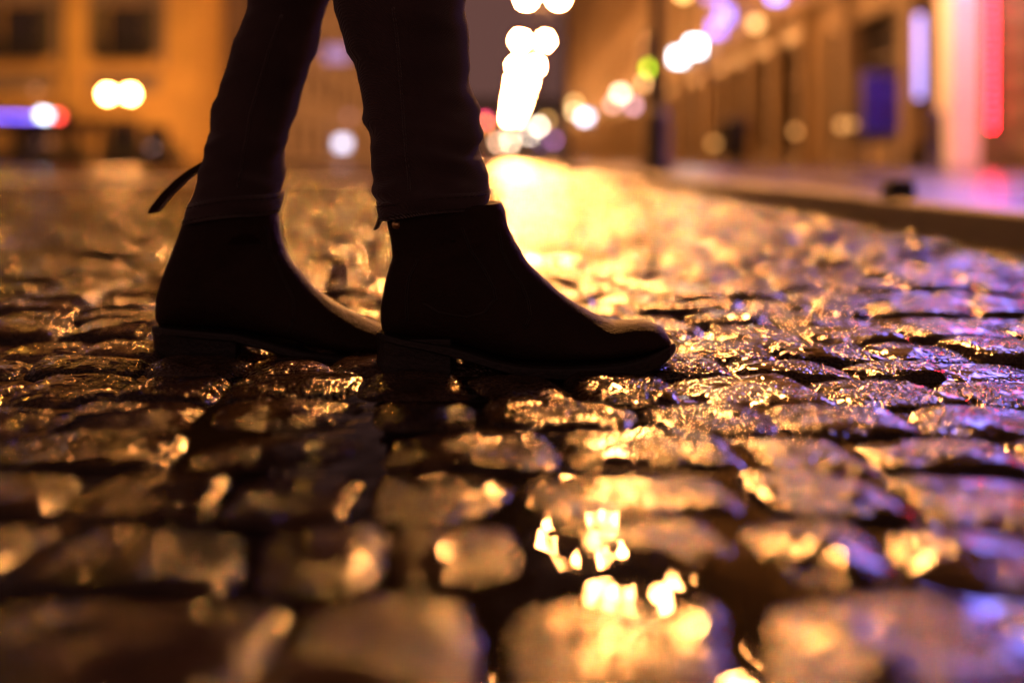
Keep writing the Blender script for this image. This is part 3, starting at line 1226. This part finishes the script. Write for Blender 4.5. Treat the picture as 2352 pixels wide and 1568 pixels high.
def boot(stations, sole, heel, YC, parent, side, extras):
    """stations: (top point uv, bottom point uv, half width, bottom depth share, taper)"""
    NR = 36
    rings = []
    raw = []
    for pf, pb, w, near, tap in stations:
        raw.append((uvY(*pf, YC), uvY(*pb, YC - w * near), w, tap))
    # smooth resampling
    fine = []
    for i in range(len(raw) - 1):
        p0, p1, p2, p3 = raw[max(i - 1, 0)], raw[i], raw[i + 1], raw[min(i + 2, len(raw) - 1)]
        for s_ in range(5):
            t_ = s_ / 5
            def cr_(a, b, c, d):
                return .5 * ((2 * b) + (c - a) * t_ + (2 * a - 5 * b + 4 * c - d) * t_ * t_ + (3 * b - a - 3 * c + d) * t_ ** 3)
            fine.append(tuple(cr_(*[q[k] for q in (p0, p1, p2, p3)]) for k in range(4)))
    fine.append(raw[-1])
    for n_, (pf, pb, w, tap) in enumerate(fine):
        c = (pf + pb) / 2
        hv = (pf - pb) / 2
        ring = []
        for j in range(NR):
            a = 2 * PI * j / NR
            sn, cs = math.sin(a), math.cos(a)
            e_ = .86
            sn2 = math.copysign(abs(sn) ** e_, sn)
            cs2 = math.copysign(abs(cs) ** e_, cs)
            wy = w * cs2 * (1 - tap * (sn2 + 1) / 2)
            p = c + hv * sn2
            # creases of worn leather round the ankle and across the vamp
            fa = min(1, max(0, (p.z - .045) / .03)) * min(1, max(0, (.165 - p.z) / .02))
            cre = .0012 * fa * math.sin(p.z * 260 + p.x * 60 + 2.2 * math.sin(a * 2)) * (.5 + .5 * math.cos(a))
            ring.append((p.x, YC + wy + cre * (1 if cs > 0 else -1), p.z))
        rings.append(ring)
    up = MB()
    n0 = len(rings)
    # the shaft is open: turn the rim inward and go down
    last = fine[-1]
    for dz, sc in ((.0012, .97), (-.002, .93), (-.03, .90)):
        cen = (last[0] + last[1]) / 2
        rings.append([(cen.x + (q[0] - cen.x) * sc, YC + (q[1] - YC) * sc, q[2] + dz) for q in rings[n0 - 1]])
    up.rings(rings, True)
    root = up.build('boot', M['leather'], parent, True)
    root['label'] = extras['label']
    # sole with its welt
    sb = MB()
    rr = []
    for u_, vt_, vb_, w in sole:
        t_ = uvY(u_, vt_, YC - w * .9)
        b_ = uvY(u_, vb_, YC - w * .9)
        rg = []
        for (yy, zz) in ((-1, .15), (-1.0, .85), (-.96, 1), (.96, 1), (1, .85), (1, .15), (.93, 0), (-.93, 0)):
            rg.append((t_.x * 1.0, YC + yy * (w + .0035), b_.z + (t_.z + .0015 - b_.z) * zz))
        rr.append(rg)
    sb.rings(rr, True)
    so = sb.build('sole', M['sole'], root, False, .0008)
    # stitching along the welt
    st = MB()
    for k in range(6, len(sole) - 1):
        for q in range(12):
            t0 = (q + .15) / 12
            t1 = (q + .75) / 12
            A, B = sole[k], sole[k + 1]
            pts = []
            for tt in (t0, t1):
                w = A[3] + (B[3] - A[3]) * tt
                p = uvY(A[0] + (B[0] - A[0]) * tt, A[1] + (B[1] - A[1]) * tt, YC - w * .9)
                pts.append((p.x, YC - (w + .0022), p.z + .0018))
            st.tube(pts, .0005, 5)
    st.build('welt_stitching', M['stitch'], so)
    hb = MB()
    hr = []
    (ub0, uf0, v0), (ub1, uf1, v1) = heel
    for (ub, uf, vv, sc) in ((ub0, uf0, v0, 1.0), ((ub0 + ub1) / 2 + 2, (uf0 + uf1) / 2, (v0 + v1) / 2, .97), (ub1, uf1, v1, .97)):
        w = .034 * sc
        a_, b_ = uvY(ub, vv, YC - w), uvY(uf, vv, YC - w)
        a_.x = uvY(ub, vv, YC)[0]
        rg = []
        for k in range(13):
            an = PI / 2 + PI * k / 12
            rg.append((a_.x + w * .95 + w * .95 * math.cos(an), YC + w * math.sin(an), a_.z))
        rg += [(b_.x, YC - w * .98, a_.z), (b_.x + .004, YC, a_.z), (b_.x, YC + w * .98, a_.z)]
        hr.append(rg)
    hb.rings(hr, True)
    hb.build('heel', M['sole'], root, False, .0012)
    bpy.context.view_layer.update()
    bvh = BVHTree.FromObject(root, bpy.context.evaluated_depsgraph_get())

    def near_surface(x, z):
        hit = bvh.ray_cast(Vector((x, YC - .3, z)), Vector((0, 1, 0)))
        return hit[0]
    for pts in extras.get('seams', ()):
        for off in (0, 4.5):
            line = []
            for k in range(len(pts) - 1):
                for s_ in range(8):
                    t_ = s_ / 8
                    u_ = pts[k][0] + (pts[k + 1][0] - pts[k][0]) * t_ + off
                    v_ = pts[k][1] + (pts[k + 1][1] - pts[k][1]) * t_
                    p = uvY(u_, v_, YC - .034)
                    hit = near_surface(p.x, p.z)
                    if hit:
                        line.append(hit + Vector((0, -.0002, 0)))
            if len(line) > 3:
                sm = MB()
                sm.tube(line, .0007, 5)
                sm.build('seam', M['stitch'], root, True)
    if 'stud' in extras:
        p = uvY(*extras['stud'], YC - .03)
        hit = near_surface(p.x, p.z)
        if hit:
            s_ = MB()
            s_.sphere((hit.x, hit.y, hit.z), .0046, 14, 8, sy=.55)
            s_.sphere((hit.x, hit.y - .002, hit.z), .0028, 12, 6, sy=.6)
            s_.build('stud', M['zip_metal'], root, True)
    if 'tab' in extras:
        tb = MB()
        rg = []
        for (u_, v_, wd) in extras['tab']:
            p = uvY(u_, v_, YC)
            rg.append([(p.x - .0012 * wd, YC - .0085, p.z), (p.x + .0012 * wd, YC - .0085, p.z + .0006), (p.x + .0012 * wd, YC + .0085, p.z + .0006), (p.x - .0012 * wd, YC + .0085, p.z)])
        tb.rings(rg, True)
        tb.build('pull_tab', M['leather'], root, False, .0008)
    return root


def S(pf, pb, w, near=.9, tap=.35):
    return (cc(*pf), cc(*pb), w, near, tap)


front = [S((2163, 1066), (2166, 1088), .010, .9, .1), S((2150, 1032), (2140, 1104), .020, .9, .2), S((2124, 990), (2090, 1126), .028, .9, .25),
         S((2085, 950), (2020, 1157), .034, .9, .3), S((2030, 924), (1940, 1182), .039), S((1950, 912), (1840, 1202), .043),
         S((1850, 916), (1730, 1214), .0455), S((1780, 918), (1640, 1220), .0455), S((1700, 890), (1540, 1224), .045, .9, .42),
         S((1600, 835), (1430, 1226), .043, .9, .45), S((1480, 765), (1280, 1224), .041, .9, .45), S((1400, 700), (1130, 1210), .0385, .9, .42),
         S((1300, 610), (960, 1167), .036, .85, .36), S((1215, 520), (760, 1102), .034, .8, .26), S((1180, 450), (560, 1070), .033, .7, .18),
         S((1140, 400), (400, 1042), .032, .4, .12), S((1118, 350), (290, 1005), .0315, .1, .08), S((1105, 310), (266, 880), .032, 0, .04),
         S((1098, 290), (280, 745), .033, 0, 0), S((1092, 265), (302, 640), .0335, 0, 0), S((1088, 240), (324, 560), .034, 0, 0),
         S((1083, 215), (341, 500), .035, 0, 0), S((1076, 190), (336, 420), .036, 0, 0), S((1068, 170), (322, 345), .037, 0, 0),
         S((1058, 148), (304, 238), .038, 0, 0)]


def SL(cx, ct, cb, w):
    u, v = cc(cx, ct)
    return (u, v, cc(cx, cb)[1], w)


fsole = [SL(243, 1000, 1040, .012), SL(262, 1003, 1045, .020), SL(300, 1012, 1055, .028), SL(400, 1040, 1080, .033), SL(560, 1068, 1112, .035), SL(722, 1094, 1152, .035),
         SL(850, 1130, 1187, .035), SL(1000, 1180, 1232, .037), SL(1150, 1212, 1275, .0395), SL(1300, 1224, 1298, .042), SL(1500, 1226, 1310, .0455),
         SL(1700, 1216, 1312, .0465), SL(1850, 1200, 1300, .0445), SL(2000, 1163, 1268, .037), SL(2090, 1126, 1225, .029), SL(2150, 1092, 1168, .019), SL(2178, 1074, 1132, .010), SL(2190, 1082, 1112, .004)]
fh = ((*[cc(243, 0)[0], cc(722, 0)[0]], cc(0, 1042)[1]), (*[cc(236, 0)[0], cc(722, 0)[0]], cc(0, 1272)[1]))

trous = MB()
YCEN = {}


def leg(rows, Y, seed, fold):
    """rows: (v, left u, right u) from the hem upward; then free rings (x, y, z, rx, ry) up to the hip"""
    rng = random.Random(seed)
    out = []
    NR = 40
    pts = []
    for v, l, r in rows:
        a, b = uvY(l, v, Y), uvY(r, v, Y)
        pts.append(((a.x + b.x) / 2, Y, a.z, (b.x - a.x) / 2, (b.x - a.x) / 2 * .9))
    return pts


def add_rings(mb, pts, seed, fold, per=5):
    rings = []
    NR = 44
    ph = [random.Random(seed + k).uniform(0, 6.28) for k in range(8)]
    for i in range(len(pts) - 1):
        p0, p1, p2, p3 = pts[max(i - 1, 0)], pts[i], pts[i + 1], pts[min(i + 2, len(pts) - 1)]
        for s_ in range(per):
            t_ = s_ / per
            q = [.5 * ((2 * b) + (c - a) * t_ + (2 * a - 5 * b + 4 * c - d) * t_ * t_ + (3 * b - a - 3 * c + d) * t_ ** 3) for a, b, c, d in zip(p0, p1, p2, p3)]
            x, y, z, rx, ry = q
            amp = fold * (1.0 if z < .24 else max(.15, 1 - (z - .24) * 5))
            ring = []
            for j in range(NR):
                a = 2 * PI * j / NR
                w_ = amp * (math.sin(z * 190 + 1.6 * math.sin(a + ph[0]) + ph[1]) * .5 + math.sin(z * 95 + 2.1 * math.sin(a * 2 + ph[2]) + ph[3]) * .8
                            + .3 * math.sin(z * 290 + 2 * math.cos(a * 3 + ph[4])))
                w_ *= .35 + .9 * abs(math.sin(z * 23 + ph[6] + .8 * math.sin(a + ph[7])))
                ring.append((x + (rx + w_) * math.cos(a), y + (ry + w_) * math.sin(a), z + .004 * math.sin(a * 1 + ph[5]) * (1 if z < .2 else .3)))
            rings.append(ring)
    mb.rings(rings, True)


frows = [(478, 874, 1119), (462, 870, 1124), (440, 866, 1124), (415, 862, 1119), (385, 856, 1110), (350, 849, 1110), (310, 845, 1106), (260, 838, 1098), (200, 827, 1084), (100, 796, 1076), (0, 762, 1070)]
fp = leg(frows, YF, 3, .002)
fp += [(-.118, .952, .43, .066, .064), (-.132, .955, .52, .068, .068), (-.150, .96, .62, .076, .078), (-.172, .965, .74, .086, .09), (-.190, .975, .84, .094, .105)]
brows = [(486, 428, 640), (470, 432, 646), (440, 446, 648), (400, 460, 648), (350, 470, 656), (300, 482, 666), (220, 500, 692), (150, 522, 714), (80, 546, 736), (0, 570, 758)]
bp = leg(brows, YB, 5, .0016)
bp += [(-.215, 1.04, .43, .066, .066), (-.190, 1.04, .52, .068, .07), (-.178, 1.04, .62, .076, .08), (-.182, 1.045, .74, .086, .09), (-.190, 1.05, .84, .094, .105)]

# the body under the clothes: one skinned surface from feet to head, hands in the coat pockets
J = {}
verts, edges, rad = [], [], []


def jv(p, r):
    verts.append(p)
    rad.append(r)
    return len(verts) - 1


pel = jv((-.19, 1.01, .90), .10)
wai = jv((-.185, 1.01, 1.06), .095)
che = jv((-.18, 1.01, 1.25), .11)
nb = jv((-.175, 1.01, 1.39), .055)
nk = jv((-.165, 1.01, 1.45), .045)
h0 = jv((-.150, 1.01, 1.52), .075)
h1 = jv((-.145, 1.01, 1.60), .085)
h2 = jv((-.148, 1.01, 1.655), .06)
for a, b in ((pel, wai), (wai, che), (che, nb), (nb, nk), (nk, h0), (h0, h1), (h1, h2)):
    edges.append((a, b))
for pts_, yy in ((fp, YF), (bp, YB)):
    prev = pel
    for q in (pts_[-1], pts_[-3], pts_[-4], pts_[-5], pts_[-6], pts_[4], pts_[0]):
        k = jv((q[0], q[1], q[2]), max(.03, q[3] * .72))
        edges.append((prev, k))
        prev = k
for s in (-1, 1):
    a = jv((-.18, 1.01 + s * .17, 1.36), .05)
    b = jv((-.215, 1.01 + s * .22, 1.10), .038)
    c = jv((-.12, 1.01 + s * .19, .93), .03)
    d = jv((-.085, 1.01 + s * .15, .90), .032)
    edges += [(che, a), (a, b), (b, c), (c, d)]
me = bpy.data.meshes.new('person')
me.from_pydata(verts, edges, [])
me.materials.append(M['skin'])
person = bpy.data.objects.new('person', me)
COL.objects.link(person)
tag(person, 'person walking to the right in black jeans and black leather ankle boots', 'person')
md = person.modifiers.new('skin', 'SKIN')
for i, sv in enumerate(me.skin_vertices[0].data):
    sv.radius = (rad[i], rad[i])
    sv.use_root = (i == 0)
md.use_smooth_shade = True
person.modifiers.new('sub', 'SUBSURF').levels = 1
person.modifiers['sub'].render_levels = 2

add_rings(trous, fp, 3, .0027)
add_rings(trous, bp, 9, .0021)
add_rings(trous, [(-.19, 1.01, .80, .10, .15), (-.19, 1.01, .86, .115, .165), (-.19, 1.01, .95, .112, .16), (-.188, 1.01, 1.04, .10, .14)], 4, .001)
tr = trous.build('trousers', M['denim'], person, True)


def hem(rows, Y, label):
    """the turned hem band with its two rows of stitching"""
    v0, v1 = rows
    mb = MB()
    rings = []
    for (v, l, r, g_) in (v0, ((v0[0] + v1[0]) / 2, (v0[1] + v1[1]) / 2, (v0[2] + v1[2]) / 2, .0016), v1):
        a, b = uvY(l, v, Y), uvY(r, v, Y)
        rx = (b.x - a.x) / 2 + g_
        rings.append([((a.x + b.x) / 2 + rx * math.cos(2 * PI * j / 44), Y + rx * .9 * math.sin(2 * PI * j / 44),
                       a.z + (.006 * math.cos(2 * PI * j / 44)) + .0012 * math.sin(6 * PI * j / 44)) for j in range(44)])
    inner = [[(p[0] + (rings[0][22][0] + rings[0][0][0] - 2 * p[0]) * .02, Y + (p[1] - Y) * .96, p[2] + .001) for p in rings[0]]]
    mb.rings(inner + rings, True)
    o = mb.build('hem', M['denim'], tr, True)
    st = MB()
    for f_ in (.18, .8):
        ring = [tuple(rings[0][j][k] + (rings[2][j][k] - rings[0][j][k]) * f_ for k in range(3)) for j in range(44)]
        for j in range(44):
            p, q = Vector(ring[j]), Vector(ring[(j + 1) % 44])
            cen = Vector((sum(r_[0] for r_ in ring) / 44, Y, p.z))
            o_ = (p - cen).normalized() * .0016
            st.tube([p + o_, p + (q - p) * .62 + o_], .0006, 5)
    st.build('hem_stitching', M['stitch'], o)
    return o


hem(((490, 874, 1114, .0012), (448, 868, 1124, .0016)), YF, '')
hem(((500, 424, 640, .0012), (452, 440, 649, .0016)), YB, '')

bpy.context.view_layer.update()
tb_ = BVHTree.FromObject(tr, bpy.context.evaluated_depsgraph_get())
for Y_, line in ((YF, ((905, 20), (915, 120), (922, 220), (930, 320), (936, 400), (940, 446))), (YB, ((640, 30), (600, 150), (568, 260), (548, 360), (540, 440)))):
    pts = []
    for k in range(len(line) - 1):
        for q in range(10):
            f_ = q / 10
            p = uvY(line[k][0] + (line[k + 1][0] - line[k][0]) * f_, line[k][1] + (line[k + 1][1] - line[k][1]) * f_, Y_ - .05)
            hit = tb_.ray_cast(Vector((p.x, Y_ - .3, p.z)), Vector((0, 1, 0)))
            if hit[0]:
                pts.append(hit[0])
    sm = MB()
    sm.tube(pts, .0014, 6)
    sm.build('side_seam', M['denim'], tr, True)

boot(front, fsole, fh, YF, person, 1, dict(
    label='near boot planted flat with a gold stud at the heel side of its shaft',
    seams=([cc(1030, 350), cc(1050, 470), cc(1110, 590), cc(1180, 690), cc(1225, 800), cc(1238, 890), cc(1195, 985)],
           [cc(790, 310), cc(850, 470), cc(940, 600), cc(1000, 720), cc(1010, 780), cc(930, 870), cc(820, 900), cc(640, 870), cc(520, 800)],
           [cc(500, 520), cc(440, 640), cc(420, 780), cc(430, 950)]),
    stud=cc(366, 292),
    tab=[(*cc(285, 215), 1), (*cc(270, 235), 1.6), (*cc(250, 290), 1.7), (*cc(238, 318), 1.5), (*cc(232, 328), .9)]))

back = [((966, 790), (968, 800), .010, .9, .1), ((955, 778), (950, 810), .020, .9, .2), ((935, 766), (920, 815), .029, .9, .3), ((905, 755), (870, 820), .036, .9, .35),
        ((873, 744), (820, 822), .042, .9, .38), ((828, 725), (770, 818), .0445, .9, .4), ((771, 695), (700, 806), .043, .9, .42), ((725, 660), (640, 790), .040, .9, .42),
        ((690, 622), (580, 775), .037, .85, .32), ((662, 585), (520, 763), .035, .8, .24), ((653, 565), (455, 757), .034, .6, .16), ((648, 550), (395, 754), .033, .3, .1),
        ((645, 540), (362, 742), .032, .1, .06), ((643, 530), (360, 700), .032, 0, .02), ((642, 522), (370, 655), .033, 0, 0), ((641, 514), (386, 610), .034, 0, 0),
        ((640, 506), (403, 566), .035, 0, 0), ((639, 498), (420, 525), .036, 0, 0), ((638, 488), (434, 492), .037, 0, 0)]
bsole = [(352, 752, 766, .012), (360, 752, 768, .020), (376, 754, 770, .028), (410, 757, 772, .033), (470, 762, 778, .035), (540, 768, 784, .035),
         (590, 780, 798, .035), (640, 794, 812, .038), (700, 810, 828, .042), (770, 820, 836, .0455), (820, 823, 838, .0455), (870, 821, 837, .040), (920, 815, 831, .031), (950, 806, 822, .020), (966, 798, 812, .010), (972, 800, 808, .004)]
bh = ((352, 542, 768), (358, 540, 832))
boot(back, bsole, bh, YB, person, 1, dict(
    label='far boot pushing off behind, its pull strap swinging out',
    seams=([(600, 520), (610, 580), (640, 640), (668, 690), (672, 730), (655, 770)],),
    tab=[(478, 372, 4.0), (452, 388, 4.6), (418, 414, 4.8), (384, 448, 4.6), (360, 478, 4.2), (352, 490, 3.0)]))

# coat and hair (above the picture)
ct = MB()
add_rings(ct, [(-.19, 1.01, .72, .145, .195), (-.19, 1.01, .82, .15, .20), (-.19, 1.01, .95, .145, .19), (-.188, 1.01, 1.08, .128, .17), (-.182, 1.01, 1.22, .138, .185), (-.178, 1.01, 1.34, .12, .18),
               (-.172, 1.01, 1.40, .075, .10), (-.168, 1.01, 1.435, .066, .07)], 2, .002)
for s in (-1, 1):
    ct.tube([(-.18, 1.01 + s * .13, 1.36), (-.19, 1.01 + s * .20, 1.28), (-.215, 1.01 + s * .235, 1.10), (-.16, 1.01 + s * .22, 1.0), (-.10, 1.01 + s * .185, .92), (-.07, 1.01 + s * .15, .89)],
            [.068, .07, .06, .056, .05, .045], 14)
ct.build('coat', M['coat'], person, True)
hm = MB()
add_rings(hm, [(-.19, 1.01, 1.40, .05, .08), (-.185, 1.01, 1.47, .07, .092), (-.178, 1.01, 1.55, .088, .098), (-.168, 1.01, 1.63, .094, .096), (-.160, 1.01, 1.685, .078, .078), (-.16, 1.01, 1.71, .03, .03)], 6, .0015)
hm.build('hair', M['hair'], person, True)

# ------------------------------------------------------------------ night sky, light
world = bpy.data.worlds.new('World')
SC.world = world
world.use_nodes = True
nt = world.node_tree
nt.nodes.clear()
out = nt.nodes.new('ShaderNodeOutputWorld')
bg = nt.nodes.new('ShaderNodeBackground')
tcw = nd(nt, 'ShaderNodeTexCoord')
spw = nd(nt, 'ShaderNodeSeparateXYZ')
nt.links.new(tcw.outputs['Generated'], spw.inputs[0])
# the city's glow: mauve low over the street ahead, dimmer overhead, raised behind as added fill
el = nd(nt, 'ShaderNodeMapRange')
el.inputs['From Min'].default_value = .17
el.inputs['From Max'].default_value = .42
el.inputs['To Min'].default_value = 1
el.inputs['To Max'].default_value = .22
nt.links.new(spw.outputs['Z'], el.inputs['Value'])
az = nd(nt, 'ShaderNodeMapRange')
az.inputs['From Min'].default_value = -.5
az.inputs['From Max'].default_value = .5
az.inputs['To Min'].default_value = 2.4  # sky behind the camera brightened to fill the dark boots and jeans
az.inputs['To Max'].default_value = 1
nt.links.new(spw.outputs['Y'], az.inputs['Value'])
mu = nd(nt, 'ShaderNodeMath', operation='MULTIPLY')
nt.links.new(el.outputs[0], mu.inputs[0])
nt.links.new(az.outputs[0], mu.inputs[1])
bg.inputs['Color'].default_value = (.135, .060, .050, 1)
nt.links.new(mu.outputs[0], bg.inputs['Strength'])
nt.links.new(bg.outputs[0], out.inputs['Surface'])

# ------------------------------------------------------------------ render settings
SC.view_settings.view_transform = 'Standard'
SC.view_settings.look = 'None'
SC.view_settings.exposure = 0
SC.view_settings.gamma = 1
SC.render.engine = 'CYCLES'
cy = SC.cycles
cy.max_bounces = 4
cy.diffuse_bounces = 2
cy.glossy_bounces = 3
cy.transmission_bounces = 2
cy.caustics_reflective = False
cy.caustics_refractive = False
cy.sample_clamp_indirect = 3
cy.sample_clamp_direct = 0
cy.use_denoising = True
cy.use_adaptive_sampling = False
cy.use_light_tree = True
